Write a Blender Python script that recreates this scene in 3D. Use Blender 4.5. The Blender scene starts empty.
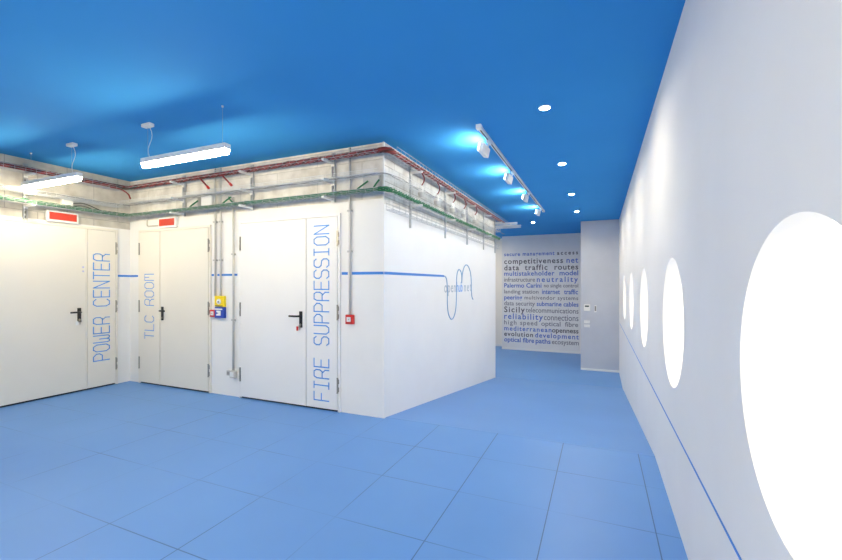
import bpy, bmesh, math, random
from mathutils import Vector, Matrix
random.seed(7)
PI = math.pi
sc = bpy.context.scene
C = sc.collection

# ------------------------------------------------------------------ dimensions (metres)
EYE = 1.44
CEIL = 2.966
XL, XR = -6.40, 0.425        # left and right wall
YF = 3.88                    # front face of the block
XB = -2.12                   # side face of the block
YB = 9.02                    # far end of the block
LOW = -0.65                  # lower floor beyond the ramp
YBACK = -2.6
YT = 13.17                   # word wall

# ------------------------------------------------------------------ materials
def mat(name, col, rough=0.6, metal=0.0, emit=None, strength=0.0, spec=0.5):
    m = bpy.data.materials.new(name); m.use_nodes = True
    b = m.node_tree.nodes['Principled BSDF']
    b.inputs['Base Color'].default_value = (*col, 1)
    b.inputs['Roughness'].default_value = rough
    b.inputs['Metallic'].default_value = metal
    b.inputs['Specular IOR Level'].default_value = spec
    if emit:
        b.inputs['Emission Color'].default_value = (*emit, 1)
        b.inputs['Emission Strength'].default_value = strength
    return m

def noisy(name, c1, c2, scale=3.0, rough=0.6, bump=0.0, detail=4, spec=0.5, lo=0.35, hi=0.65):
    m = mat(name, c1, rough, spec=spec); nt = m.node_tree; N = nt.nodes; L = nt.links
    b = N['Principled BSDF']
    tc = N.new('ShaderNodeTexCoord'); nz = N.new('ShaderNodeTexNoise')
    nz.inputs['Scale'].default_value = scale; nz.inputs['Detail'].default_value = detail
    L.new(tc.outputs['Object'], nz.inputs['Vector'])
    r = N.new('ShaderNodeValToRGB'); r.color_ramp.elements[0].position = lo; r.color_ramp.elements[1].position = hi
    r.color_ramp.elements[0].color = (*c1, 1); r.color_ramp.elements[1].color = (*c2, 1)
    L.new(nz.outputs['Fac'], r.inputs['Fac']); L.new(r.outputs['Color'], b.inputs['Base Color'])
    if bump:
        bp = N.new('ShaderNodeBump'); bp.inputs['Strength'].default_value = bump; bp.inputs['Distance'].default_value = 0.004
        L.new(nz.outputs['Fac'], bp.inputs['Height']); L.new(bp.outputs['Normal'], b.inputs['Normal'])
    return m

def block_mat(name, c1, c2, mortar, axis='X', bw=0.5, bh=0.2):
    """painted concrete blockwork: brick courses + patchy noise, running on a vertical wall"""
    m = mat(name, c1, 0.85); nt = m.node_tree; N = nt.nodes; L = nt.links; b = N['Principled BSDF']
    tc = N.new('ShaderNodeTexCoord'); sp = N.new('ShaderNodeSeparateXYZ'); cb = N.new('ShaderNodeCombineXYZ')
    L.new(tc.outputs['Object'], sp.inputs[0]); L.new(sp.outputs[axis], cb.inputs['X']); L.new(sp.outputs['Z'], cb.inputs['Y'])
    br = N.new('ShaderNodeTexBrick'); br.inputs['Scale'].default_value = 1
    br.inputs['Brick Width'].default_value = bw; br.inputs['Row Height'].default_value = bh
    br.inputs['Mortar Size'].default_value = 0.006; br.inputs['Mortar Smooth'].default_value = 0.4
    br.inputs['Color1'].default_value = (*c1, 1); br.inputs['Color2'].default_value = (*c2, 1); br.inputs['Mortar'].default_value = (*mortar, 1)
    L.new(cb.outputs[0], br.inputs['Vector'])
    nz = N.new('ShaderNodeTexNoise'); nz.inputs['Scale'].default_value = 7; nz.inputs['Detail'].default_value = 6
    L.new(tc.outputs['Object'], nz.inputs['Vector'])
    r = N.new('ShaderNodeValToRGB'); r.color_ramp.elements[0].position = .3; r.color_ramp.elements[1].position = .7
    r.color_ramp.elements[0].color = (.72, .70, .68, 1); r.color_ramp.elements[1].color = (1, 1, 1, 1)
    L.new(nz.outputs['Fac'], r.inputs['Fac'])
    mx = N.new('ShaderNodeMix'); mx.data_type = 'RGBA'; mx.blend_type = 'MULTIPLY'; mx.inputs['Factor'].default_value = 1
    L.new(br.outputs['Color'], mx.inputs['A']); L.new(r.outputs['Color'], mx.inputs['B'])
    L.new(mx.outputs['Result'], b.inputs['Base Color'])
    bp = N.new('ShaderNodeBump'); bp.inputs['Strength'].default_value = .5; bp.inputs['Distance'].default_value = 0.006
    L.new(br.outputs['Fac'], bp.inputs['Height']); bp.invert = True
    L.new(bp.outputs['Normal'], b.inputs['Normal'])
    return m

def floor_mat():
    m = mat('blue_floor_tile', (.06, .22, .62), 0.42, spec=0.35); nt = m.node_tree; N = nt.nodes; L = nt.links; b = N['Principled BSDF']
    tc = N.new('ShaderNodeTexCoord'); sp = N.new('ShaderNodeSeparateXYZ'); L.new(tc.outputs['Object'], sp.inputs[0])
    def mth(op, a, bb=None, c=None):
        n = N.new('ShaderNodeMath'); n.operation = op
        for i, v in enumerate((a, bb, c)):
            if v is None: continue
            if isinstance(v, (int, float)): n.inputs[i].default_value = v
            else: L.new(v, n.inputs[i])
        return n.outputs[0]
    def joint(o, off):
        p = mth('PINGPONG', mth('ADD', o, off), 0.3)       # 0 at each joint, pitch 0.6
        return mth('LESS_THAN', p, 0.0032)
    jx = joint(sp.outputs['X'], -0.3 + 6.0 * 2); jy = joint(sp.outputs['Y'], -0.32 + 6.0)
    nz = N.new('ShaderNodeTexNoise'); nz.inputs['Scale'].default_value = 1.1; nz.inputs['Detail'].default_value = 3
    L.new(tc.outputs['Object'], nz.inputs['Vector'])
    wear = N.new('ShaderNodeMapRange'); wear.inputs['From Min'].default_value = .42; wear.inputs['From Max'].default_value = .62
    wear.inputs['To Min'].default_value = .12; wear.inputs['To Max'].default_value = .75
    L.new(nz.outputs['Fac'], wear.inputs['Value'])
    wearx = mth('MAXIMUM', wear.outputs[0], mth('MULTIPLY', mth('GREATER_THAN', sp.outputs['X'], -1.2), .8))
    up = mth('LESS_THAN', sp.outputs['Y'], 3.93)
    f = mth('MULTIPLY', mth('MAXIMUM', mth('MULTIPLY', jx, wearx), mth('MULTIPLY', jy, wear.outputs[0])), up)
    # slight cloudiness of the cast resin finish
    n2 = N.new('ShaderNodeTexNoise'); n2.inputs['Scale'].default_value = .9; n2.inputs['Detail'].default_value = 5
    L.new(tc.outputs['Object'], n2.inputs['Vector'])
    r = N.new('ShaderNodeValToRGB'); r.color_ramp.elements[0].position = .3; r.color_ramp.elements[1].position = .7
    r.color_ramp.elements[0].color = (*FLOOR_A, 1); r.color_ramp.elements[1].color = (*FLOOR_B, 1)
    L.new(n2.outputs['Fac'], r.inputs['Fac'])
    mx = N.new('ShaderNodeMix'); mx.data_type = 'RGBA'
    L.new(f, mx.inputs['Factor']); L.new(r.outputs['Color'], mx.inputs['A']); mx.inputs['B'].default_value = (.035, .09, .22, 1)
    L.new(mx.outputs['Result'], b.inputs['Base Color'])
    return m

FLOOR_A = (.118, .285, .63); FLOOR_B = (.135, .315, .67)
M = {}
M['floor'] = floor_mat()
M['ceiling'] = noisy('blue_ceiling_paint', (.049, .295, .665), (.052, .305, .685), 1.2, .75, spec=.04)
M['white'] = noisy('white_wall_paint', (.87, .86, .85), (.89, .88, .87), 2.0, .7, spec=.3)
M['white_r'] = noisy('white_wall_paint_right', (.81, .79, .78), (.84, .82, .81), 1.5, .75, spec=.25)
M['cream'] = noisy('white_cladding_paint', (.82, .805, .785), (.85, .835, .815), 2.0, .6, spec=.3)
M['grey_wall'] = noisy('pale_grey_paint', (.76, .76, .77), (.80, .80, .81), 2.0, .7)
M['pier'] = noisy('cool_grey_pier_paint', (.52, .54, .60), (.56, .58, .64), 2.0, .7)
M['beige_wall'] = noisy('beige_paint', (.84, .81, .76), (.87, .84, .79), 2.0, .7)
M['door_warm'] = noisy('door_enamel_warm', (.80, .755, .67), (.82, .775, .69), 1.5, .45)
M['door_white'] = noisy('door_enamel_white', (.83, .815, .80), (.85, .835, .82), 1.5, .40)
M['rawL'] = block_mat('raw_block_left', (.66, .63, .57), (.71, .68, .62), (.50, .48, .44), 'Y', .62, .26)
M['rawF'] = block_mat('raw_concrete_front', (.78, .755, .71), (.84, .81, .76), (.66, .64, .60), 'X', 1.2, .155)
M['rawR'] = block_mat('white_brick_side', (.80, .79, .76), (.84, .83, .80), (.55, .53, .50), 'Y', .25, .085)
M['zinc'] = mat('zinc_steel', (.50, .51, .53), .45, .4)
M['zincw'] = mat('pale_galvanised', (.78, .78, .77), .5, .2)
def slotted():
    m = mat('slotted_zinc', (.5, .51, .53), .45, .4); nt = m.node_tree; N = nt.nodes; L = nt.links
    tc = N.new('ShaderNodeTexCoord'); sp = N.new('ShaderNodeSeparateXYZ'); L.new(tc.outputs['Object'], sp.inputs[0])
    pp = N.new('ShaderNodeMath'); pp.operation = 'PINGPONG'; pp.inputs[1].default_value = .0275; L.new(sp.outputs['Z'], pp.inputs[0])
    lt = N.new('ShaderNodeMath'); lt.operation = 'LESS_THAN'; lt.inputs[1].default_value = .015; L.new(pp.outputs[0], lt.inputs[0])
    mx = N.new('ShaderNodeMix'); mx.data_type = 'RGBA'; L.new(lt.outputs[0], mx.inputs['Factor'])
    mx.inputs['A'].default_value = (.5, .51, .53, 1); mx.inputs['B'].default_value = (.05, .05, .055, 1)
    L.new(mx.outputs['Result'], N['Principled BSDF'].inputs['Base Color']); return m
M['slotted'] = slotted()
M['slot'] = mat('dark_slot', (.05, .05, .055), .8)
M['black'] = mat('black_plastic', (.012, .012, .014), .35)
M['steel'] = mat('satin_steel', (.36, .34, .30), .3, .8)
M['red'] = mat('red_plastic', (.62, .022, .018), .4)
M['redsign'] = mat('red_sign_panel', (.60, .055, .03), .35)
M['yellow'] = mat('yellow_plastic', (.92, .68, .01), .4)
M['blue'] = mat('blue_plastic', (.015, .06, .42), .4)
M['wplastic'] = mat('white_plastic', (.82, .82, .81), .4)
M['gplastic'] = mat('grey_plastic', (.50, .50, .49), .5)
M['conduit'] = mat('grey_pvc_conduit', (.60, .58, .55), .45)
M['cab_red'] = mat('red_cable_sheath', (.26, .028, .025), .5)
M['cab_dred'] = mat('dark_red_cable_sheath', (.085, .018, .016), .5)
M['cab_green'] = mat('green_cable_sheath', (.018, .18, .075), .5)
M['cab_dgreen'] = mat('dark_green_cable_sheath', (.02, .15, .07), .5)
M['cab_grey'] = mat('grey_cable_sheath', (.30, .29, .28), .5)
M['cab_black'] = mat('black_cable_sheath', (.03, .03, .03), .5)
M['vinyl'] = mat('blue_vinyl', (.10, .34, .78), .45)
M['stripe'] = mat('blue_stripe_vinyl', (.035, .22, .66), .45)
M['ink_b'] = mat('mural_blue', (.075, .17, .56), .5)
M['ink_k'] = mat('mural_dark', (.085, .085, .11), .5)
M['ink_g'] = mat('mural_grey', (.19, .19, .24), .5)
M['logo'] = mat('logo_steel_blue', (.22, .40, .62), .3, .3)
M['logo_grey'] = mat('logo_grey', (.38, .44, .52), .4)
M['tube'] = mat('lit_diffuser', (.9, .9, .9), .4, emit=(1.0, .86, .58), strength=27)
M['tube_fill'] = mat('lit_diffuser_fill', (.9, .9, .9), .4, emit=(1.0, .85, .55), strength=50)  # stronger emission, only for the added fill pendants behind the camera
M['spot'] = mat('lit_downlight_lens', (.9, .9, .9), .4, emit=(1.0, .88, .64), strength=450)
M['wash'] = mat('lit_washer_lens', (.9, .9, .9), .4, emit=(1.0, .93, .76), strength=34)
M['portal'] = mat('backlit_round_panel', (.9, .9, .9), .4, emit=(1.0, .92, .72), strength=.38)
M['lightwhite'] = mat('white_lamp_housing', (.80, .80, .80), .4)
M['sticker'] = mat('pale_lilac_sticker', (.50, .52, .78), .5)
M['darkgap'] = mat('dark_door_gap', (.02, .02, .022), .8)
M['lcd'] = mat('dark_display', (.03, .05, .06), .2)

# ------------------------------------------------------------------ mesh builder
class MB:
    def __init__(s): s.v = []; s.f = []
    def add(s, vs, fs):
        o = len(s.v); s.v += [tuple(v) for v in vs]; s.f += [tuple(o + i for i in f) for f in fs]
    def box(s, a, b):
        x0, x1 = sorted((a[0], b[0])); y0, y1 = sorted((a[1], b[1])); z0, z1 = sorted((a[2], b[2]))
        s.add([(x0,y0,z0),(x1,y0,z0),(x1,y1,z0),(x0,y1,z0),(x0,y0,z1),(x1,y0,z1),(x1,y1,z1),(x0,y1,z1)],
              [(0,3,2,1),(4,5,6,7),(0,1,5,4),(1,2,6,5),(2,3,7,6),(3,0,4,7)])
        return s
    def prism(s, pts, ax, lo, hi):
        """pts 2D outline extruded along axis ax; 2D coordinates are the other two axes in order"""
        n = len(pts)
        def P(p, t):
            q = list(p); q.insert(ax, t); return q
        s.add([P(p, lo) for p in pts] + [P(p, hi) for p in pts],
              [tuple(range(n))[::-1], tuple(range(n, 2*n))] + [(i, (i+1) % n, n+(i+1) % n, n+i) for i in range(n)])
        return s
    def tube(s, pts, r, n=6, cap=True):
        pts = [Vector(p) for p in pts]; k = len(pts)
        t0 = (pts[1]-pts[0]).normalized()
        up = Vector((0,0,1)) if abs(t0.z) < .9 else Vector((1,0,0))
        nrm = (up - t0*up.dot(t0)).normalized(); vs = []
        for i, p in enumerate(pts):
            t = (pts[min(i+1,k-1)] - pts[max(i-1,0)])
            t = t.normalized() if t.length > 1e-9 else t0
            nrm = (nrm - t*nrm.dot(t)); nrm = nrm.normalized() if nrm.length > 1e-6 else t.orthogonal().normalized()
            bn = t.cross(nrm)
            rr = r[i] if isinstance(r, (list, tuple)) else r
            vs += [p + nrm*(rr*math.cos(2*PI*j/n)) + bn*(rr*math.sin(2*PI*j/n)) for j in range(n)]
        fs = [(i*n+j, i*n+(j+1) % n, (i+1)*n+(j+1) % n, (i+1)*n+j) for i in range(k-1) for j in range(n)]
        if cap: fs += [tuple(range(n))[::-1], tuple((k-1)*n+j for j in range(n))]
        s.add(vs, fs); return s
    def disc(s, c, ax, r, th, n=32, r0=0.0):
        """cylinder (or ring when r0 > 0) along axis ax, from c to c + th"""
        def P(a, rr, t):
            q = [rr*math.cos(a), rr*math.sin(a)]; q.insert(ax, t); return (c[0]+q[0], c[1]+q[1], c[2]+q[2])
        A = [2*PI*i/n for i in range(n)]
        if r0 <= 0:
            s.add([P(a, r, 0) for a in A] + [P(a, r, th) for a in A],
                  [tuple(range(n))[::-1], tuple(range(n, 2*n))] + [(i,(i+1)%n,n+(i+1)%n,n+i) for i in range(n)])
        else:
            s.add([P(a, r, 0) for a in A]+[P(a, r, th) for a in A]+[P(a, r0, 0) for a in A]+[P(a, r0, th) for a in A],
                  [f for i in range(n) for j in [(i+1) % n] for f in
                   ((i, j, n+j, n+i), (2*n+j, 2*n+i, 3*n+i, 3*n+j), (j, i, 2*n+i, 2*n+j), (n+i, n+j, 3*n+j, 3*n+i))])
        return s
    def build(s, name, m, parent=None, bevel=0, smooth=False, loc=None):
        me = bpy.data.meshes.new(name)
        vs = s.v if loc is None else [(v[0]-loc[0], v[1]-loc[1], v[2]-loc[2]) for v in s.v]
        me.from_pydata(vs, [], s.f); me.validate()
        bm = bmesh.new(); bm.from_mesh(me); bmesh.ops.recalc_face_normals(bm, faces=bm.faces)
        if bevel:
            ed = [e for e in bm.edges if len(e.link_faces) == 2 and e.calc_face_angle(0) > .8]
            bmesh.ops.bevel(bm, geom=ed, offset=bevel, segments=2, affect='EDGES', profile=.7)
        bm.to_mesh(me); bm.free()
        if smooth:
            for p in me.polygons: p.use_smooth = True
        for mm in (m if isinstance(m, list) else [m]): me.materials.append(M[mm] if isinstance(mm, str) else mm)
        o = bpy.data.objects.new(name, me); C.objects.link(o)
        if loc is not None: o.location = loc
        if parent is not None: o.parent = parent
        return o

def tag(o, label, cat, group=None):
    o['label'] = label; o['category'] = cat
    if group: o['group'] = group
    return o
def empty(name, loc=(0,0,0), rz=0):
    o = bpy.data.objects.new(name, None); C.objects.link(o); o.location = loc; o.rotation_euler = (0,0,rz)
    o.empty_display_size = .1
    return o
def struct(o):
    o['kind'] = 'structure'; return o
def copy_tree(o, parent=None):
    c = o.copy(); C.objects.link(c)
    if parent is not None: c.parent = parent
    for ch in [x for x in bpy.data.objects if x.parent == o]: copy_tree(ch, c)
    return c

# ------------------------------------------------------------------ room shell
prof = [(YBACK-.1, 0), (3.93, 0), (9.16, LOW), (13.95, LOW), (13.95, LOW-.15), (YBACK-.1, LOW-.15)]
m = MB(); m.prism(prof, 0, -6.55, .56)
struct(m.build('floor', 'floor'))
struct(MB().box((-6.55, YBACK-.1, CEIL), (.56, 13.95, CEIL+.12)).build('ceiling', 'ceiling'))
struct(MB().box((-6.55, YBACK, 0), (XL-.015, YF+.2, CEIL)).build('wall_left', 'rawL'))
struct(MB().box((XL-.015, YF+.015, 0), (XB-.015, YF+.17, CEIL)).build('wall_front', 'rawF'))
m = MB(); m.box((XB-.17, YF+.0151, LOW), (XB, YB, CEIL))
struct(m.build('wall_block_side', 'rawR'))
struct(MB().box((-4.8, YB-.15, LOW), (XB-.17, YB, CEIL)).build('wall_block_rear', 'white'))
struct(MB().box((-6.4, YBACK-.1, 0), (XR, YBACK, CEIL)).build('wall_back', 'white'))
struct(MB().box((-4.8, YB, LOW), (-4.65, 13.8, CEIL)).build('wall_side_passage', 'white'))
struct(MB().box((-4.65, 13.72, LOW), (-2.88, 13.87, CEIL)).build('wall_far', 'beige_wall'))
struct(MB().box((-2.88, YT, LOW), (XR, 13.87, CEIL)).build('wall_words', 'grey_wall'))
struct(MB().box((-.42, 10.75, LOW), (XR, YT, CEIL)).build('wall_pier', 'pier'))
# cladding panels standing in front of the raw walls
struct(MB().box((XL-.015, YBACK, 0), (XL, YF, 2.245)).build('wall_left_cladding', 'cream'))
m = MB(); m.box((XL, YF, 0), (XB, YF+.0148, 2.345)); m.box((XL, YF-.004, 2.345), (XB, YF+.0148, 2.36))
struct(m.build('wall_front_cladding', 'cream'))
struct(MB().box((XB, YF+.0, -.64), (XB+.004, YB, 2.30)).build('wall_block_side_cladding', 'white'))
struct(MB().box((XB-.0151, YF+.0, 2.36), (XB+.002, YF+.0149, CEIL)).build('trim_1', 'zincw'))
# far baseboards
struct(MB().box((-2.88, YT-.012, LOW), (-.42, YT, LOW+.07)).build('baseboard_words', 'wplastic'))
struct(MB().box((-4.65, 13.708, LOW), (-2.88, 13.72, LOW+.08)).build('baseboard_far', 'wplastic'))
struct(MB().box((-.42, 10.738, LOW), (XR, 10.75, LOW+.05)).build('baseboard_pier', 'wplastic'))

# right wall with its row of round openings
CY = [-.58, 1.25, 3.06, 4.88, 6.70, 8.52]; CR = .412; CZ = 1.195; TH = .10
m = MB(); edges = [YBACK] + [(a+b)/2 for a, b in zip(CY, CY[1:])] + [9.6]
for i, cy in enumerate(CY):
    y0, y1 = edges[i], edges[i+1]; z0, z1 = LOW-.02, CEIL
    cors = [(y1, z1), (y0, z1), (y0, z0), (y1, z0)]
    ang = sorted(set([2*PI*k/96 for k in range(96)] + [math.atan2(z-CZ, y-cy) % (2*PI) for y, z in cors]))
    inn, out = [], []
    for a in ang:
        ca, sa = math.cos(a), math.sin(a); t = 1e9
        if ca > 1e-9: t = min(t, (y1-cy)/ca)
        if ca < -1e-9: t = min(t, (y0-cy)/ca)
        if sa > 1e-9: t = min(t, (z1-CZ)/sa)
        if sa < -1e-9: t = min(t, (z0-CZ)/sa)
        inn.append((cy+CR*ca, CZ+CR*sa)); out.append((cy+t*ca, CZ+t*sa))
    n = len(ang)
    vs = [(XR, *p) for p in inn] + [(XR, *p) for p in out] + [(XR+TH, *p) for p in inn] + [(XR+TH, *p) for p in out]
    fs = []
    for k in range(n):
        j = (k+1) % n
        fs += [(k, j, n+j, n+k), (2*n+k, 3*n+k, 3*n+j, 2*n+j), (k, 2*n+k, 2*n+j, j)]
    m.add(vs, fs)
m.box((XR, 9.6, LOW-.02), (XR+TH, 13.87, CEIL))
me = bpy.data.meshes.new('wall_right'); me.from_pydata(m.v, [], m.f)
bm = bmesh.new(); bm.from_mesh(me); bmesh.ops.remove_doubles(bm, verts=bm.verts, dist=1e-5)
bmesh.ops.recalc_face_normals(bm, faces=bm.faces); bm.to_mesh(me); bm.free()
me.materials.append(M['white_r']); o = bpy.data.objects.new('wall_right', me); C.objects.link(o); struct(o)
for i, cy in enumerate(CY):
    w = MB().disc((XR+TH, cy, CZ), 0, CR+.02, .02, 96).build('window_%d' % (i+1), 'portal')
    struct(w)

# blue stripe lines (vinyl)
def stripe(name, a, b, label):
    tag(MB().box(a, b).build(name, 'stripe'), label, 'wall stripe', 'blue stripes along the walls')
ZS = 1.558
stripe('wall_stripe', (XL, 3.70, ZS-.014), (XL+.002, YF-.002, ZS+.014), 'short blue stripe on the left wall between the corner and the POWER CENTER door')
stripe('wall_stripe', (XL+.002, YF-.002, ZS-.014), (-6.215, YF, ZS+.014), 'short blue stripe left of the TLC ROOM door, starting in the room corner')
stripe('wall_stripe', (-4.70, YF-.002, ZS-.013), (-4.63, YF, ZS+.013), 'tiny piece of blue stripe between the TLC ROOM door and the first conduit')
stripe('wall_stripe', (-4.595, YF-.002, ZS-.013), (-4.24, YF, ZS+.013), 'blue stripe piece behind the conduits between the two right doors')
stripe('wall_stripe', (-2.655, YF-.002, ZS-.015), (-2.575, YF, ZS+.015), 'tiny piece of blue stripe between the FIRE SUPPRESSION door and its conduit')
stripe('wall_stripe', (-2.52, YF-.002, ZS-.015), (XB, YF, ZS+.015), 'blue stripe from the red call point conduit to the corner of the block')
stripe('wall_stripe', (XB+.0042, YF, ZS-.015), (XB+.006, 5.72, ZS+.015), 'long blue stripe on the side of the block leading to the curly logo')
stripe('wall_stripe', (XR-.002, YBACK, .531), (XR, 10.4, .543), 'thin blue stripe running low along the right wall under the round windows')

# ------------------------------------------------------------------ stroke lettering
SW = .0135
G = {
 'P': [[(0,0),(0,1),(.62,1),(1,.82),(1,.62),(.75,.45),(0,.45)]],
 'O': [[(.28,0),(0,.2),(0,.8),(.28,1),(.72,1),(1,.8),(1,.2),(.72,0),(.28,0)]],
 'W': [[(0,1),(0,.1),(.12,0),(.36,0),(.5,.16),(.5,.62)],[(.5,.16),(.64,0),(.88,0),(1,.1),(1,1)]],
 'E': [[(1,0),(0,0),(0,1),(1,1)],[(0,.52),(.85,.52)]],
 'R': [[(0,0),(0,.8),(.2,1),(.8,1),(1,.85),(1,.6),(.8,.45),(0,.45)],[(.62,.45),(1,.25),(1,0)]],
 'C': [[(1,.85),(.75,1),(.25,1),(0,.8),(0,.2),(.25,0),(.75,0),(1,.15)]],
 'N': [[(0,0),(0,1),(1,.0),(1,1)]],
 'T': [[(0,1),(1,1)],[(.5,1),(.5,0)]],
 'L': [[(0,1),(0,0),(1,0)]],
 'M': [[(0,0),(0,1),(1,1),(1,0)],[(.5,1),(.5,.55)]],
 'F': [[(0,0),(0,1),(1,1)],[(0,.5),(.85,.5)]],
 'I': [[(.5,0),(.5,1)],[(.12,1),(.88,1)],[(.12,0),(.88,0)]],
 'S': [[(1,.86),(.78,1),(.22,1),(0,.85),(0,.65),(.22,.52),(.78,.48),(1,.35),(1,.14),(.78,0),(.22,0),(0,.14)]],
 'U': [[(0,1),(0,.18),(.25,0),(.75,0),(1,.18),(1,1)]],
}
def letters(text, start, u, v, nrm, pitch, w, h, m, parent, sw=SW, names='letter'):
    """each letter one part; u reading direction, v up direction of the letters"""
    u, v, nrm, start = Vector(u), Vector(v), Vector(nrm), Vector(start)
    for i, ch in enumerate(text):
        if ch == ' ': continue
        b = MB(); o = start + u*(pitch*i)
        for line in G[ch]:
            P = [o + u*(x*w) + v*(y*h) for x, y in line]
            for p, q in zip(P, P[1:]):
                d = (q-p).normalized(); s = d.cross(nrm)*(sw/2); e = d*(sw*.42)
                c = [p-e-s, q+e-s, q+e+s, p-e+s]
                b.add([x for x in c] + [x+nrm*.0012 for x in c], [(0,3,2,1),(4,5,6,7),(0,1,5,4),(1,2,6,5),(2,3,7,6),(3,0,4,7)])
        b.build(names, m, parent)

# ------------------------------------------------------------------ doors
def mapper(origin, ux, nx):
    """door space: a along the wall, d out of the wall, z up"""
    o, ux, nx = Vector(origin), Vector(ux), Vector(nx)
    return lambda a, d, z: tuple(o + ux*a + nx*d + Vector((0,0,z)))
def make_door(n, W, a0, gap, a1, top, m, hinges, handle_a, lever_dir, hinge_both=True, key=None, round_top=False):
    """W: mapper; a0<gap<a1 door edges"""
    r = struct(empty('door_%d' % n, W((a0+a1)/2, 0, 0)))
    def bx(name, c0, c1, mm, bev=.003, parent=None):
        b = MB().box(W(*c0), W(*c1)); ob = b.build(name, mm, None, bevel=bev)
        p = parent or r; ob.parent = p; ob.matrix_parent_inverse = Matrix.Translation(-r.location)
        return ob
    fw = .035
    f = MB()
    f.box(W(a0-fw, 0, 0), W(a0-.004, .022, top+fw)); f.box(W(a1+.004, 0, 0), W(a1+fw, .022, top+fw)); f.box(W(a0-.004, 0, top+.004), W(a1+.004, .022, top+fw))
    fo = f.build('door_frame', m, None, bevel=.004); fo.parent = r; fo.matrix_parent_inverse = Matrix.Translation(-r.location)
    bx('threshold_gap', (a0-.003, 0, 0), (a1+.003, .004, top+.003), 'darkgap', 0)
    l1 = bx('door_leaf', (a0, .005, .022), (gap-.003, .026, top), m)
    l2 = bx('door_leaf', (gap+.003, .005, .022), (a1, .026, top), m)
    bx('leaf_overlap_strip', (gap-.022, .026, .022), (gap-.004, .030, top), m, .001)
    for ae, sg in hinges:
        for z in (.30, 1.12, 1.95):
            h = MB(); h.tube([W(ae, .03, z-.08), W(ae, .03, z+.08)], .009, 8)
            h.box(W(ae-.004, .022, z-.07), W(ae+sg*.018, .029, z-.02)); h.box(W(ae-.004, .022, z+.02), W(ae+sg*.018, .029, z+.07))
            h.disc(W(ae, .03, z+.08), 2, .012, .006, 8); h.disc(W(ae, .03, z-.086), 2, .012, .006, 8)
            ho = h.build('hinge', 'steel'); ho.parent = r; ho.matrix_parent_inverse = Matrix.Translation(-r.location)
    pl = bx('handle_plate', (handle_a-.021, .026, .93), (handle_a+.021, .036, 1.12), 'black', .004)
    lv = MB()
    lv.tube([W(handle_a, .034, 1.065), W(handle_a, .075, 1.065), W(handle_a+lever_dir*.02, .088, 1.065), W(handle_a+lever_dir*.125, .088, 1.065)], .011, 8)
    lo = lv.build('door_handle', 'black', smooth=True); lo.parent = pl
    ky = MB().disc(W(handle_a, .036, .965) if abs(Vector(W(0,1,0))[1]-Vector(W(0,0,0))[1]) < .5 else (W(handle_a, .044, .965)), 0 if n == 1 else 1, .012, .008, 16)
    ko = ky.build('lock_cylinder', 'steel'); ko.parent = pl
    return r, l1, l2
Wl = mapper((XL, 0, 0), (0,1,0), (1,0,0))          # left wall: a = Y
Wf = mapper((0, YF, 0), (1,0,0), (0,-1,0))         # front wall: a = X
def plink(o, r):                                    # parent keeping world coordinates
    o.parent = r; o.matrix_parent_inverse = Matrix.Translation(-r.location)
    return o
def lettering(text, start, u, v, nrm, pitch, w, h, r, m='vinyl', sw=SW):
    g = bpy.data.objects.new('lettering', None)
    b4 = set(bpy.data.objects)
    letters(text, start, u, v, nrm, pitch, w, h, m, None, sw)
    for o in [o for o in bpy.data.objects if o not in b4]: plink(o, r)
    bpy.data.objects.remove(g)

d1, _, _ = make_door(1, Wl, 2.235, 3.31, 3.665, 2.185, 'door_warm', [(3.672, 1)], 3.215, -1)
lettering('POWER CENTER', (XL+.0265, 3.585, .375), (0,0,1), (0,-1,0), (1,0,0), .1262, .094, .20, d1)
d2, _, _ = make_door(2, Wf, -6.135, -5.69, -4.735, 2.185, 'door_warm', [(-6.142, -1), (-4.728, 1)], -5.635, 1)
lettering('TLC ROOM', (-5.825, YF-.0265, .655), (0,0,1), (-1,0,0), (0,-1,0), .1195, .088, .195, d2, sw=.011)
d3, _, _ = make_door(3, Wf, -4.155, -3.13, -2.70, 2.20, 'door_white', [(-4.162, -1), (-2.693, 1)], -3.205, -1)
lettering('FIRE SUPPRESSION', (-2.812, YF-.0265, .11), (0,0,1), (-1,0,0), (0,-1,0), .1268, .094, .205, d3)
# key tags and key rings hanging from the locks
def keys(W, a, label, red):
    k = empty('key_ring', W(a, .045, .965)); tag(k, label, 'keys')
    ring = MB(); ring.tube([W(a+.018*math.cos(t), .05, .945+.02*math.sin(t)) for t in [2*PI*i/16 for i in range(17)]], .002, 5)
    plink(ring.build('ring', 'steel'), k)
    b = MB(); b.box(W(a-.05, .047, .895), W(a-.022, .050, .945)); plink(b.build('key_tag', 'red' if red else 'wplastic', bevel=.001), k)
    b = MB(); b.box(W(a-.004, .046, .955), W(a+.004, .049, .90)); b.disc(W(a, .046, .965), 0 if W is Wl else 1, .01, .003, 12); plink(b.build('key', 'steel'), k)
keys(Wf, -3.205, 'keys with a red tag hanging from the lock of the FIRE SUPPRESSION door', True)
keys(Wl, 3.215, 'keys with a pale tag hanging from the lock of the POWER CENTER door', False)
for z0, wh in ((1.655, 'upper'), (1.60, 'lower')):
    tag(MB().box(Wl(3.252, .026, z0), Wl(3.272, .029, z0+.022)).build('door_sticker', 'sticker'), wh + ' of two small lilac stickers near the edge of the POWER CENTER main leaf', 'sticker')

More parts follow.
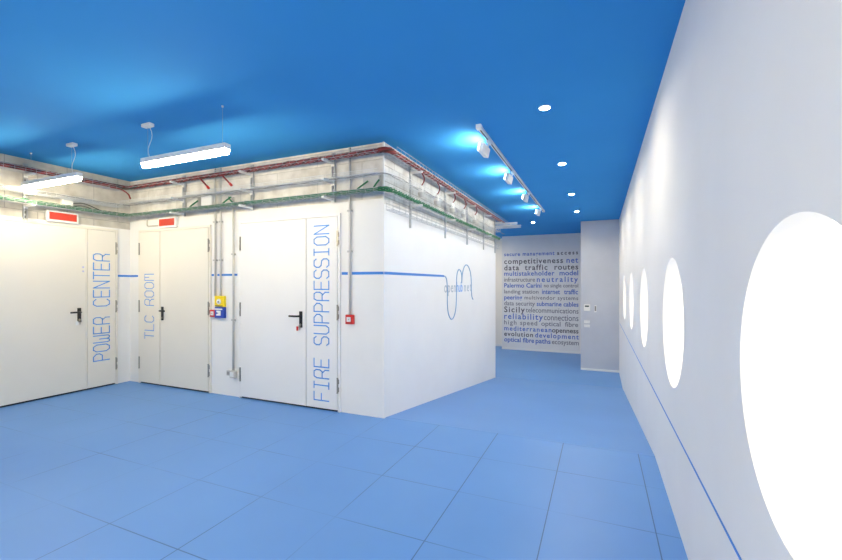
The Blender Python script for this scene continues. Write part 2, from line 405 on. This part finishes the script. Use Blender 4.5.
# ------------------------------------------------------------------ front wall devices
# red illuminated alarm panels
def alarm_panel(W, a0, a1, z0, z1, label):
    r = tag(empty('alarm_sign', W((a0+a1)/2, 0, z0)), label, 'alarm sign', 'red alarm signs above the doors')
    plink(MB().box(W(a0, .0, z0), W(a1, .045, z1)).build('housing', 'wplastic', bevel=.006), r)
    plink(MB().box(W(a0+.022, .045, z0+.026), W(a1-.022, .050, z1-.022)).build('red_panel', 'redsign', bevel=.002), r)
    return r
alarm_panel(Wl, 2.86, 3.20, 2.235, 2.375, 'red alarm sign in a white case above the POWER CENTER door')
alarm_panel(Wf, -5.70, -5.345, 2.225, 2.37, 'red alarm sign in a white case above the TLC ROOM door')
# conduits
def conduit(pts, r, clips, W, label, name='conduit'):
    c = tag(empty(name, pts[-1]), label, 'conduit')
    plink(MB().tube(pts, r, 8).build('pipe', 'conduit', smooth=True), c)
    for a, z in clips:
        plink(MB().box(W(a-r-.012, 0, z-.010), W(a+r+.012, r*2+.008, z+.010)).build('clip', 'gplastic', bevel=.003), c)
conduit([(-4.612, YF-.02, 2.95), (-4.612, YF-.02, 1.285)], .014, [(-4.612, 2.25), (-4.612, 1.75)], Wf, 'grey conduit running down to the left side of the yellow call point')
conduit([(-4.515, YF-.02, 2.95), (-4.515, YF-.02, 1.285)], .012, [(-4.515, 2.25), (-4.515, 1.75)], Wf, 'grey conduit running down to the right side of the yellow call point')
conduit([(-4.29, YF-.02, 2.55), (-4.29, YF-.02, .33)], .013, [(-4.29, 1.82), (-4.29, .98)], Wf, 'long grey conduit running down to the socket box near the floor')
conduit([(-2.535, YF-.02, 2.95), (-2.535, YF-.02, 1.095)], .014, [(-2.535, 1.80), (-2.535, 2.25)], Wf, 'grey conduit running from the ceiling to the red call point by the block corner')
conduit([(-5.985, YF-.02, 2.50), (-5.985, YF-.02, 2.30), (-5.975, YF-.02, 2.275), (-5.95, YF-.02, 2.268), (-5.701, YF-.02, 2.268)], .010, [(-5.985, 2.42)], Wf, 'thin grey conduit bending into the alarm sign over the TLC ROOM door')
# call points
def call_point(W, a0, a1, z0, z1, depth, m, label, extra=None):
    r = tag(empty('call_point', W((a0+a1)/2, 0, z0)), label, 'call point')
    plink(MB().box(W(a0, 0, z0), W(a1, depth, z1)).build('case', m, bevel=.006), r)
    if extra: extra(r)
    return r
def e_yellow(r):
    wd = plink(MB().disc((-4.52, YF-.048, 1.212), 1, .036, .008, 24).build('white_disc', 'wplastic'), r)
    MB().disc((-4.52, YF-.057, 1.208), 1, .014, .010, 16).build('push_button', 'cab_grey', wd)
    plink(MB().box((-4.585, YF-.043, 1.150), (-4.455, YF-.040, 1.162)).build('dark_lip', 'slot'), r)
call_point(Wf, -4.60, -4.438, 1.145, 1.285, .040, 'yellow', 'yellow call point box above the blue one, left of the FIRE SUPPRESSION door', e_yellow)
def e_blue(r):
    b = MB(); b.box((-4.59, YF-.044, 1.105), (-4.46, YF-.040, 1.122))
    b.prism([(-4.565, 1.095), (-4.49, 1.095), (-4.49, 1.03), (-4.565, 1.03), (-4.565, 1.05), (-4.52, 1.062), (-4.565, 1.075)], 1, YF-.044, YF-.040)
    plink(b.build('white_symbol', 'wplastic'), r)
call_point(Wf, -4.60, -4.438, 1.000, 1.140, .040, 'blue', 'blue call point box directly under the yellow one', e_blue)
def e_red(a, z, s):
    def g(r):
        ww = plink(MB().box((a-s, YF-.040, z-s), (a+s, YF-.035, z+s)).build('white_window', 'wplastic', bevel=.001), r)
        MB().disc((a, YF-.044, z), 1, s*.35, .004, 12).build('push_spot', 'gplastic', ww)
    return g
call_point(Wf, -4.695, -4.604, 1.008, 1.100, .035, 'red', 'small red call point box left of the blue one', e_red(-4.65, 1.056, .026))
call_point(Wf, -2.585, -2.485, .995, 1.100, .035, 'red', 'red call point box right of the FIRE SUPPRESSION door', e_red(-2.54, 1.048, .026))
# socket boxes low on the wall
r = tag(empty('socket_box', (-4.33, YF, .24)), 'low grey socket box at the end of the long conduit', 'socket')
plink(MB().box((-4.325, YF, .245), (-4.240, YF-.05, .335)).build('box', 'conduit', bevel=.006), r)
plink(MB().box((-4.315, YF-.05, .262), (-4.25, YF-.053, .32)).build('cover', 'wplastic', bevel=.001), r)
r = tag(empty('socket_box', (-4.42, YF, .28)), 'small outlet with a dark face left of the low grey socket box', 'socket')
plink(MB().box((-4.41, YF, .262), (-4.345, YF-.02, .325)).build('plate', 'gplastic', bevel=.003), r)
plink(MB().box((-4.40, YF-.02, .275), (-4.355, YF-.022, .312)).build('outlet_face', 'cab_grey'), r)
# ------------------------------------------------------------------ cable trays
def route(d, z, yend=9.45):
    """(x, y, z) path hugging left wall, front wall and block side at distance d"""
    zl, zf, zr = z
    raw = [Vector((XL+d, 1.2, zl)), Vector((XL+d, YF-d, (zl+zf)/2)), Vector((XB+d, YF-d, (zf+zr)/2)), Vector((XB+d, yend, zr))]
    pts = [raw[0]]
    for i in (1, 2):
        p = raw[i]; a = (raw[i-1]-p).normalized(); b = (raw[i+1]-p).normalized(); R = .14 if i == 1 else .10
        A, B = p+a*R, p+b*R
        for k in range(9):
            t = k/8; pts.append(A*(1-t)**2 + p*2*t*(1-t) + B*t*t)
    pts.append(raw[3])
    out = [pts[0]]
    for p, q in zip(pts, pts[1:]):
        n = max(1, int((q-p).length/.035))
        for k in range(1, n+1): out.append(p.lerp(q, k/n))
    return out
def strand(path, R, lam, ph, rz=.7, jig=0.0, seed=0):
    rnd = random.Random(seed); f1, f2 = rnd.uniform(1.2, 2.2), rnd.uniform(3, 5); a1, a2 = rnd.uniform(0, 6), rnd.uniform(0, 6)
    out = []; s = 0
    for i, p in enumerate(path):
        if i: s += (p-path[i-1]).length
        t = (path[min(i+1, len(path)-1)] - path[max(i-1, 0)]).normalized(); n = Vector((t.y, -t.x, 0)).normalized()
        a = ph + 2*PI*s/lam
        j = jig*(math.sin(f1*s+a1)+.6*math.sin(f2*s+a2))
        out.append(p + n*(R*math.cos(a)+j) + Vector((0, 0, R*rz*math.sin(a)+abs(j)*.3)))
    return out
Zred, Zmid, Zgrn = (2.775, 2.815, 2.80), (2.535, 2.60, 2.58), (2.40, 2.405, 2.40)
for k in range(6):
    pth = strand(route(.115, [z+.030 for z in Zred]), .023, .34, k*PI/3, .8, .004, k)
    col = 'cab_red' if k % 3 else 'cab_dred'
    tag(MB().tube(pth, .0115, 5).build('power_cable', col, smooth=True), 'red power cable twisted in the bundle on the top cable tray', 'cable', 'red cables on the top tray')
for k in range(5):
    pth = strand(route(.10, [z+.030 for z in Zgrn], 8.97), .024, .30, k*2*PI/5, .8, .005, 20+k)
    col = 'cab_green' if k % 5 not in (2, 4) else 'cab_dgreen'
    tag(MB().tube(pth, .0090, 5).build('data_cable', col, smooth=True), 'green data cable twisted in the bundle on the lowest full tray', 'cable', 'green cables on the lower tray')
for k in range(2):
    pth = strand(route(.09+.02*k, [z+.010 for z in Zmid]), .008, .6, k*2, .8, .006, 40+k)
    tag(MB().tube(pth, .0032, 5).build('thin_cable', 'cab_grey', smooth=True), 'thin grey cable lying loosely on the middle tray', 'cable', 'thin grey cables on the middle tray')

def tray(P0, P1, nrm, w0, w1, side, label, pitch=.10, wr=.0024, group='wire mesh cable trays', m='zinc'):
    """wire basket from P0 to P1 (z = bottom); nrm = out-of-wall direction, w0..w1 distance from wall"""
    P0, P1, nrm = Vector(P0), Vector(P1), Vector(nrm); L = (P1-P0).length; u = (P1-P0)/L; Z = Vector((0,0,1))
    b = MB(); n = 4
    for k in range(n):
        w = w0+(w1-w0)*k/(n-1); b.tube([P0+nrm*w, P1+nrm*w], wr, 4)
    for w in (w0, w1):
        b.tube([P0+nrm*w+Z*side, P1+nrm*w+Z*side], wr*1.35, 4)
        b.tube([P0+nrm*w+Z*side*.5, P1+nrm*w+Z*side*.5], wr*.8, 4)
    for k in range(int(L/pitch)+1):
        q = P0+u*(k*pitch)
        b.tube([q+nrm*w0+Z*side, q+nrm*w0, q+nrm*w1, q+nrm*w1+Z*side], wr*.8, 4)
    return tag(b.build('cable_tray', m), label, 'cable tray', group)
WHERE = {'left': 'on the left wall', 'front': 'on the front wall above the doors', 'side': 'on the side of the block along the ramp'}
for nm, zz, sd in (('top', Zred, .05), ('middle', Zmid, .035), ('lower', Zgrn, .035)):
    tm = 'zincw' if nm == 'middle' else 'zinc'
    car = {'top': 'carrying red cables', 'middle': 'with thin grey cables', 'lower': 'carrying green cables'}[nm]
    tray((XL, 1.2, zz[0]), (XL, YF-.2, zz[0]), (1,0,0), .04, .17, sd, '%s wire cable tray %s %s' % (nm, car, WHERE['left']), m=tm)
    tray((XL+.05, YF, zz[1]), (XB+.02, YF, zz[1]), (0,-1,0), .04, .17, sd, '%s wire cable tray %s %s' % (nm, car, WHERE['front']), m=tm)
    tray((XB, YF-.02, zz[2]), (XB, 9.55 if nm == 'top' else 9.0, zz[2]), (1,0,0), .03, .17 if nm == 'top' else .12, sd+.03, '%s wire cable tray %s on the block side' % (nm, car), m=tm)
tray((XB, YF+.02, 2.235), (XB, 9.0, 2.215), (1,0,0), .02, .10, .075, 'empty wire cable tray lowest on the side of the block', .16)
tray((-3.9, 9.15, 2.745), (-1.66, 9.15, 2.745), (0,1,0), .0, .45, .05, 'wide wire cable tray crossing beyond the far end of the block', .15, .009, m='zincw')
# mounting channels with cantilever arms
def bracket(W, a, z0, z1, arms, label, L=.21, wide=.041):
    r = tag(empty('mounting_bracket', W(a, 0, z0)), label, 'bracket', 'cable tray brackets')
    h = wide/2; b = MB()
    b.box(W(a-h, .0, z0), W(a+h, .003, z1)); b.box(W(a-h, .003, z0), W(a-h+.003, .022, z1)); b.box(W(a+h-.003, .003, z0), W(a+h, .022, z1))
    b.box(W(a-h+.003, .019, z0), W(a-h*.5, .022, z1)); b.box(W(a+h*.5, .019, z0), W(a+h-.003, .022, z1))
    plink(b.build('channel', 'zinc'), r)
    plink(MB().box(W(a-wide*.15, .003, z0+.01), W(a+wide*.15, .0045, z1-.01)).build('slotted_strip', 'slotted'), r)
    for za in arms:
        b = MB(); b.box(W(a-.016, .022, za-.034), W(a+.016, L, za-.010)); b.box(W(a-.022, .022, za-.055), W(a+.022, .028, za+.012))
        plink(b.build('arm', 'zincw', bevel=.002), r)
for a, z0, lab in ((2.66, 2.20, 'slotted channel bracket on the left wall behind the left pendant lamp'), (1.5, 2.3, 'slotted channel bracket on the left wall near its open end')):
    bracket(Wl, a, z0, 2.90, [Zred[0]+.006, Zmid[0]+.006, Zgrn[0]+.006], lab)
for a, lab in ((-5.22, 'slotted channel bracket on the block above the TLC ROOM door'), (-3.98, 'slotted channel bracket above the left side of the FIRE SUPPRESSION door'), (-2.76, 'slotted channel bracket above the right side of the FIRE SUPPRESSION door')):
    bracket(Wf, a, 2.37, 2.93, [Zred[1]+.006, Zmid[1]+.006, Zgrn[1]+.006], lab)
Ws = mapper((XB+.004, 0, 0), (0,1,0), (1,0,0))
for a, lab in ((4.52, 'channel bracket on the block side, nearest the corner'), (5.75, 'channel bracket on the block side, second from the corner'), (6.85, 'channel bracket on the block side, third from the corner'), (7.95, 'channel bracket on the block side, fourth from the corner'), (8.92, 'channel bracket at the far end of the block side')):
    bracket(Ws, a, 2.12, 2.92, [Zred[2]+.006, Zgrn[2]+.006], lab, .17, .016)

# short stubs, junction boxes and loops of cable
def cab(pts, rad, m, label, name, group=None, n=6):
    # smooth the polyline
    P = [Vector(p) for p in pts]
    for _ in range(2):
        Q = [P[0]]
        for p, q in zip(P, P[1:]): Q += [p*.75+q*.25, p*.25+q*.75]
        Q.append(P[-1]); P = Q
    return tag(MB().tube(P, rad, n).build(name, m, smooth=True), label, 'cable', group)
for x, l in ((-4.70, 'short red cable stub hanging from the top tray, left of the two'), (-4.31, 'short red cable stub hanging from the top tray, right of the two')):
    cab([(x-.08, YF-.13, 2.83), (x, YF-.17, 2.79), (x+.09, YF-.18, 2.72), (x+.16, YF-.19, 2.665)], .011, 'cab_red', l, 'power_cable')
    b = MB(); b.tube([(x+.15, YF-.19, 2.675), (x+.185, YF-.195, 2.645)], .016, 8)
    tag(b.build('cable_plug', 'red', smooth=True), 'red plug at the end of the %s short red cable stub' % ('left' if x < -4.5 else 'right'), 'plug')
for x, s in ((-5.02, 1), (-4.42, 1), (-4.18, -1), (-2.42, 1), (-2.20, .4)):
    cab([(x, YF-.10, 2.425), (x+.03*s, YF-.10, 2.46), (x+.09*s, YF-.09, 2.50), (x+.14*s, YF-.06, 2.545)], .010, 'cab_green', 'short green cable end rising from the lower tray on the front of the block', 'data_cable', 'short green cable ends')
def jbox(W, a0, a1, z0, z1, d, label, m='conduit'):
    r = tag(empty('junction_box', W((a0+a1)/2, 0, z0)), label, 'junction box')
    plink(MB().box(W(a0, 0, z0), W(a1, d, z1)).build('box', m, bevel=.005), r)
    plink(MB().box(W(a0+.008, d, z0+.008), W(a1-.008, d+.006, z1-.008)).build('lid', m, bevel=.002), r)
jbox(Wl, 3.02, 3.14, 2.44, 2.56, .05, 'grey junction box on the left wall above the alarm sign', 'wplastic')
jbox(Wf, -5.00, -4.90, 2.48, 2.60, .045, 'small grey junction box above the TLC ROOM door')
jbox(Wf, -4.86, -4.66, 2.47, 2.62, .03, 'pale square junction box beside the small grey one above the TLC ROOM door', 'wplastic')
jbox(Wf, -2.36, -2.155, 2.475, 2.61, .03, 'pale square junction box near the block corner above the call point', 'gplastic')
for dz, l in ((0, 'black cable looping from the junction box to the green cables, upper one'), (-.035, 'black cable looping from the junction box to the green cables, lower one')):
    cab([(XL+.05, 3.14, 2.50+dz), (XL+.08, 3.25, 2.52+dz), (XL+.10, 3.38, 2.47+dz), (XL+.10, 3.52, 2.42)], .006, 'cab_black', l, 'thin_cable')
b = [(XL+.11, 3.55, 2.80), (XL+.13, 3.68, 2.795), (XL+.18, 3.75, 2.74), (XL+.24, 3.74, 2.66)]
cab(b, .010, 'cab_red', 'loose red cable sagging in the room corner', 'power_cable')
cab([(XL+.11, 3.45, 2.815), (XL+.13, 3.60, 2.83), (XL+.17, 3.70, 2.79), (XL+.30, 3.72, 2.80), (XL+.5, 3.76, 2.84)], .012, 'cab_black', 'loose black cable crossing the room corner under the top tray', 'thin_cable')
# small suspended connectors on the side of the block
for i, (y, z) in enumerate(((4.62, 2.60), (5.15, 2.59), (5.80, 2.60), (6.34, 2.60), (6.98, 2.60))):
    wh = ['nearest the corner', 'second from the corner', 'third from the corner', 'fourth from the corner', 'farthest from the corner'][i]
    cab([(XB+.13, y-.02, 2.80), (XB+.16, y, 2.74), (XB+.14, y+.03, 2.69), (XB+.10, y+.03, z+.045)], .008, 'cab_red', 'red cable drop from the top tray on the block side, ' + wh, 'power_cable')
    r = tag(empty('cable_connector', (XB+.10, y+.03, z-.04)), 'beige industrial connector hanging on a red cable on the block side, ' + wh, 'connector')
    b = MB(); b.tube([(XB+.10, y+.03, z+.05), (XB+.10, y+.03, z+.03), (XB+.10, y+.03, z-.03)], [.016, .030, .034], 12)
    plink(b.build('body', 'beige_wall', smooth=False), r)
    b = MB(); b.tube([(XB+.10, y+.03, z-.03), (XB+.10, y+.05, z-.075)], [.040, .036], 12); b.box((XB+.075, y, z-.045), (XB+.125, y+.09, z-.032))
    plink(b.build('cap', 'conduit'), r)

# ------------------------------------------------------------------ curly logo on the side of the block
r = tag(empty('wall_logo', (XB, 6.4, 1.2)), 'curly blue line logo reading open hub net on the side of the block', 'logo')
P1 = [(5.722,1.558),(5.77,1.555),(5.82,1.53),(5.848,1.47),(5.866,1.349),(5.860,1.107),(5.915,.967),(6.053,.872),(6.20,.93),(6.285,1.08),(6.296,1.343),(6.302,1.561),(6.357,1.651),(6.435,1.685),(6.525,1.655),(6.573,1.589),(6.573,1.457)]
P2 = [(6.585,1.50),(6.590,1.574),(6.633,1.659),(6.723,1.742),(6.837,1.779),(6.967,1.748),(7.089,1.647),(7.133,1.476),(7.133,1.314),(7.164,1.205),(7.241,1.161)]
for P in (P1, P2):
    Q = [Vector((XB+.006, y, z)) for y, z in P]
    for _ in range(3):
        R_ = [Q[0]]
        for p, q in zip(Q, Q[1:]): R_ += [p*.75+q*.25, p*.25+q*.75]
        R_.append(Q[-1]); Q = R_
    plink(MB().tube(Q, .010, 6).build('curl', 'logo', smooth=True), r)

def text_mesh(s, size, width, bold=0.0, extrude=.001):
    """flat lettering mesh in XY, left-aligned, stretched / letterspaced to the width"""
    def make(sp):
        cu = bpy.data.curves.new('t', 'FONT'); cu.body = s; cu.size = size; cu.space_character = sp
        cu.offset = bold; cu.extrude = extrude; cu.resolution_u = 3
        ob = bpy.data.objects.new('t', cu); C.objects.link(ob)
        dg = bpy.context.evaluated_depsgraph_get()
        me = bpy.data.meshes.new_from_object(ob.evaluated_get(dg))
        bpy.data.objects.remove(ob); bpy.data.curves.remove(cu)
        xs = [v.co.x for v in me.vertices]; return me, min(xs), max(xs)
    me, a, b = make(1.0); w1 = b-a
    if width > w1*1.08 and len(s) > 1:
        me2, a2, b2 = make(1.5); w2 = b2-a2; bpy.data.meshes.remove(me)
        sp = 1 + .5*(width-w1)/(w2-w1); bpy.data.meshes.remove(me2); me, a, b = make(sp)
    k = width/(b-a)
    for v in me.vertices: v.co.x = (v.co.x-a)*k
    me.name = 'lettering'
    return me
def put_text(me, m, M4, parent, name='word'):
    me.transform(M4); me.materials.clear(); me.materials.append(M[m])
    for p in me.polygons: p.material_index = 0
    o = bpy.data.objects.new(name, me); C.objects.link(o); plink(o, parent); return o
side = Matrix(((0,0,1,XB+.0055),(1,0,0,0),(0,1,0,0),(0,0,0,1)))
for s, y0, y1, mm in (('open', 5.74, 6.27, 'logo_grey'), ('hub', 6.32, 6.62, 'vinyl'), ('net', 6.72, 7.13, 'logo_grey')):
    me = text_mesh(s, .24, y1-y0); put_text(me, mm, Matrix.Translation((0, y0, 1.312)) @ side, r)

# ------------------------------------------------------------------ word mural
r = tag(empty('word_mural', (-1.7, YT, 1.0)), 'blue and grey lettering of network words covering the far end wall', 'wall lettering')
ROWS = [
 (2.378, 0.8, [('secure management', -2.807, -1.264, 'b'), ('access', -1.191, -0.591, 'k')]),
 (2.147, 1.15, [('competitiveness', -2.807, -1.017, 'k'), ('net', -0.917, -0.585, 'b')]),
 (1.944, 1.15, [('data', -2.807, -2.337, 'k'), ('traffic', -2.157, -1.47, 'k'), ('routes', -1.264, -0.585, 'k')]),
 (1.761, 1, [('multistakeholder', -2.807, -1.264, 'b'), ('model', -1.118, -0.585, 'b')]),
 (1.568, 1.1, [('infrastructure', -2.807, -1.845, 'g'), ('neutrality', -1.79, -0.591, 'b')]),
 (1.382, 0.95, [('Palermo Carini', -2.807, -1.649, 'b'), ('no single control', -1.574, -0.585, 'g')]),
 (1.189, 1, [('landing station', -2.807, -1.739, 'g'), ('internet', -1.634, -1.104, 'b'), ('traffic', -0.988, -0.591, 'b')]),
 (1.003, 0.95, [('peering', -2.807, -2.238, 'b'), ('multivendor systems', -2.166, -0.585, 'g')]),
 (0.813, 0.95, [('data security', -2.807, -1.845, 'g'), ('submarine cables', -1.793, -0.577, 'b')]),
 (0.611, 1.25, [('Sicily', -2.807, -2.157, 'k'), ('telecommunications', -2.126, -0.577, 'g')]),
 (0.397, 1.25, [('reliability', -2.807, -1.604, 'b'), ('connections', -1.574, -0.577, 'g')]),
 (0.204, 1, [('high', -2.807, -2.416, 'g'), ('speed', -2.3, -1.778, 'g'), ('optical', -1.655, -1.089, 'g'), ('fibre', -0.96, -0.585, 'g')]),
 (0.014, 1, [('mediterranean', -2.807, -1.352, 'b'), ('openness', -1.337, -0.577, 'k')]),
 (-0.163, 1, [('evolution', -2.807, -1.905, 'k'), ('development', -1.842, -0.569, 'b')]),
 (-0.342, 1, [('optical', -2.807, -2.284, 'b'), ('fibre', -2.216, -1.872, 'b'), ('paths', -1.826, -1.378, 'b'), ('ecosystem', -1.34, -0.569, 'g')]),
]
frontm = Matrix(((1,0,0,0),(0,0,-1,0),(0,1,0,0),(0,0,0,1)))
for z, s, ws in ROWS:
    for w, x0, x1, c in ws:
        sz = .205*s*(.85 if len(w) > 13 and c == 'g' else 1)
        me = text_mesh(w, sz, x1-x0, bold=.0035 if c != 'g' else .0015)
        put_text(me, 'ink_'+c, Matrix.Translation((x0, YT-.002, z-.27*sz)) @ frontm, r)

# ------------------------------------------------------------------ pier devices
Wp = mapper((0, 10.75, 0), (1,0,0), (0,-1,0))
def plate(a0, a1, z0, z1, label, cat, nm, kids):
    q = tag(empty(nm, Wp((a0+a1)/2, 0, z0)), label, cat)
    plink(MB().box(Wp(a0, -.002, z0), Wp(a1, .02, z1)).build('cover', 'wplastic', bevel=.004), q)
    for kn, ka0, ka1, kz0, kz1, km in kids:
        plink(MB().box(Wp(ka0, .02, kz0), Wp(ka1, .025, kz1)).build(kn, km, bevel=.001), q)
plate(-.350, -.205, .79, .945, 'white thermostat with a dark display on the pier', 'thermostat', 'thermostat', [('display', -.325, -.235, .885, .92, 'lcd')])
plate(-.115, -.065, .76, .925, 'slim grey card reader right of the thermostat on the pier', 'card reader', 'card_reader', [('reader_face', -.108, -.072, .79, .91, 'cab_grey')])
plate(-.345, -.215, .49, .555, 'upper white switch plate under the thermostat on the pier', 'light switch', 'light_switch', [('rocker', -.335, -.285, .50, .545, 'lightwhite'), ('rocker', -.275, -.225, .50, .545, 'lightwhite')])
plate(-.345, -.215, .39, .455, 'lower white switch plate under the thermostat on the pier', 'light switch', 'light_switch', [('rocker', -.335, -.285, .40, .445, 'lightwhite'), ('rocker', -.275, -.225, .40, .445, 'lightwhite')])

# ------------------------------------------------------------------ lamps
def pendant(x0, y, label, canopy_dx, lit='tube'):
    """1.2 m linear pendant along X hung from two points"""
    L = 1.10; zt = EYE+1.195; H = .088; hw = .032
    r = tag(empty('pendant_lamp', (x0+L/2, y, zt-H)), label, 'pendant lamp', 'linear pendant lamps')
    b = MB(); b.prism([(y-hw, zt), (y+hw, zt), (y+hw, zt-.046), (y-hw, zt-.046)], 0, x0, x0+L)
    plink(b.build('housing', 'lightwhite', bevel=.003), r)
    b = MB(); b.prism([(y-hw+.003, zt-.046), (y+hw-.003, zt-.046), (y+hw-.012, zt-H+.014), (y+hw-.020, zt-H), (y-hw+.020, zt-H), (y-hw+.012, zt-H+.014)], 0, x0+.003, x0+L-.003)
    plink(b.build('diffuser', lit), r)
    cx = x0+canopy_dx; ox = x0+L-canopy_dx
    plink(MB().box((cx-.07, y-.02, CEIL-.03), (cx+.05, y+.03, CEIL)).build('ceiling_box', 'lightwhite', bevel=.004), r)
    b = MB(); P = [Vector((cx+.03, y, CEIL-.045))]
    for k in range(1, 13):
        t = k/12; P.append(Vector((cx+.03+.018*math.sin(t*7), y+.01*math.sin(t*5), CEIL-.045+(zt-CEIL+.045)*t)))
    b.tube(P, .0030, 5); plink(b.build('power_cord', 'wplastic', smooth=True), r)
    plink(MB().tube([(ox, y, CEIL-.015), (ox, y, zt)], .0009, 5).build('suspension_wire', 'zinc'), r)
    plink(MB().tube([(cx, y, CEIL-.03), (cx, y, zt)], .0009, 5).build('suspension_wire', 'zinc'), r)
    plink(MB().disc((ox, y, CEIL-.012), 2, .009, .012, 12).build('ceiling_cup', 'zincw'), r)
    return r
pendant(-4.00, 2.55, 'linear pendant lamp nearer the middle of the room, its cord at the left end', .06)
pendant(-6.21, 2.58, 'linear pendant lamp at the far left close to the left wall', .96)
pendant(-2.3, -.6, 'added unseen linear pendant as fill light behind the viewpoint, nearer one', .06, 'tube_fill')  # this and the next pendant are added out of view to brighten the room
pendant(-2.0, -1.9, 'added unseen linear pendant as fill light behind the viewpoint, by the back wall', .06, 'tube_fill')

def downlight(x, y, label):
    r = tag(empty('ceiling_downlight', (x, y, CEIL-.01)), label, 'downlight', 'recessed ceiling downlights')
    plink(MB().disc((x, y, CEIL-.010), 2, .050, .010, 28, .037).build('trim_ring', 'lightwhite'), r)
    plink(MB().disc((x, y, CEIL-.005), 2, .0369, .004, 28).build('lens', 'spot'), r)
pos = ['nearest', 'second', 'third', 'fourth']
for i, y in enumerate((3.68, 5.48, 7.41, 9.20)):
    downlight(-.435, y, '%s round downlight of the row along the right side of the ceiling' % pos[i])
downlight(-1.50, 10.4, 'round downlight on the left near the far end of the ceiling')
downlight(-3.7, 10.6, 'added unseen fill downlight in the side passage behind the block, nearer one')  # both passage downlights are added, hidden by the block, to lift the far end
downlight(-3.7, 12.4, 'added unseen fill downlight in the side passage behind the block, farther one')

# track with wall washers
r = tag(empty('light_track', (-1.06, 6.3, CEIL)), 'long grey ceiling track carrying four white wall washers above the ramp', 'light track')
b = MB(); b.box((-1.078, 3.84, CEIL-.034), (-1.042, 8.78, CEIL)); plink(b.build('rail', 'zincw', bevel=.002), r)
b = MB(); b.box((-1.066, 3.87, CEIL-.0355), (-1.054, 8.75, CEIL-.034)); plink(b.build('slot', 'slot'), r)
for y in (3.84, 8.78):
    plink(MB().box((-1.085, y-.03, CEIL-.042), (-1.035, y+.03, CEIL)).build('end_feed', 'lightwhite', bevel=.003), r)
wt = ['nearest of the four', 'second of the four from the viewpoint', 'third of the four from the viewpoint', 'farthest of the four']
for i, y in enumerate((4.22, 5.50, 6.85, 8.35)):
    q = tag(empty('wall_washer', (-1.06, y, CEIL-.04)), 'white wall washer lamp on the ceiling track, ' + wt[i], 'track lamp', 'wall washers on the track')
    plink(MB().box((-1.076, y-.05, CEIL-.062), (-1.044, y+.05, CEIL-.036)).build('adapter', 'lightwhite', bevel=.003), q)
    plink(MB().tube([(-1.06, y, CEIL-.062), (-1.075, y, CEIL-.10)], .010, 8).build('stem', 'zincw'), q)
    # head: shallow box tipped so its lens looks at the block side and a little up
    t = math.radians(14); c, s = math.cos(t), math.sin(t); O = Vector((-1.105, y, CEIL-.115))
    ax, az = Vector((-c, 0, s)), Vector((s, 0, c))
    def hb(a0, a1, y0, y1, z0, z1):
        return [tuple(O+ax*a+az*z+Vector((0, yy, 0))) for z in (z0, z1) for yy in (y0, y1) for a in (a0, a1)]
    F8 = [(0,1,3,2),(4,6,7,5),(0,4,5,1),(2,3,7,6),(0,2,6,4),(1,5,7,3)]
    b = MB(); b.add(hb(-.022, .03, -.125, .125, -.055, .04), F8); hd = plink(b.build('head', 'lightwhite', bevel=.006), q)
    b = MB(); b.add(hb(.031, .034, -.115, .115, -.045, .03), F8); b.build('lens', 'wash', hd)

# ------------------------------------------------------------------ camera and view
cam = bpy.data.cameras.new('camera'); co = bpy.data.objects.new('camera', cam); C.objects.link(co)
cam.sensor_width = 36; cam.lens = 411/842*36; cam.shift_y = 4/842; cam.clip_start = .02
co.location = (0, 0, EYE); co.rotation_euler = (PI/2, 0, math.atan(178.5/411))
sc.camera = co
w = bpy.data.worlds.new('world'); sc.world = w; w.use_nodes = True
w.node_tree.nodes['Background'].inputs[0].default_value = (0, 0, 0, 1)
sc.view_settings.view_transform = 'Standard'; sc.view_settings.look = 'None'
sc.view_settings.exposure = 1.95; sc.view_settings.gamma = 1; sc.view_settings.use_curve_mapping = False
sc.cycles.diffuse_bounces = 8; sc.cycles.max_bounces = 12; sc.cycles.sample_clamp_indirect = 8
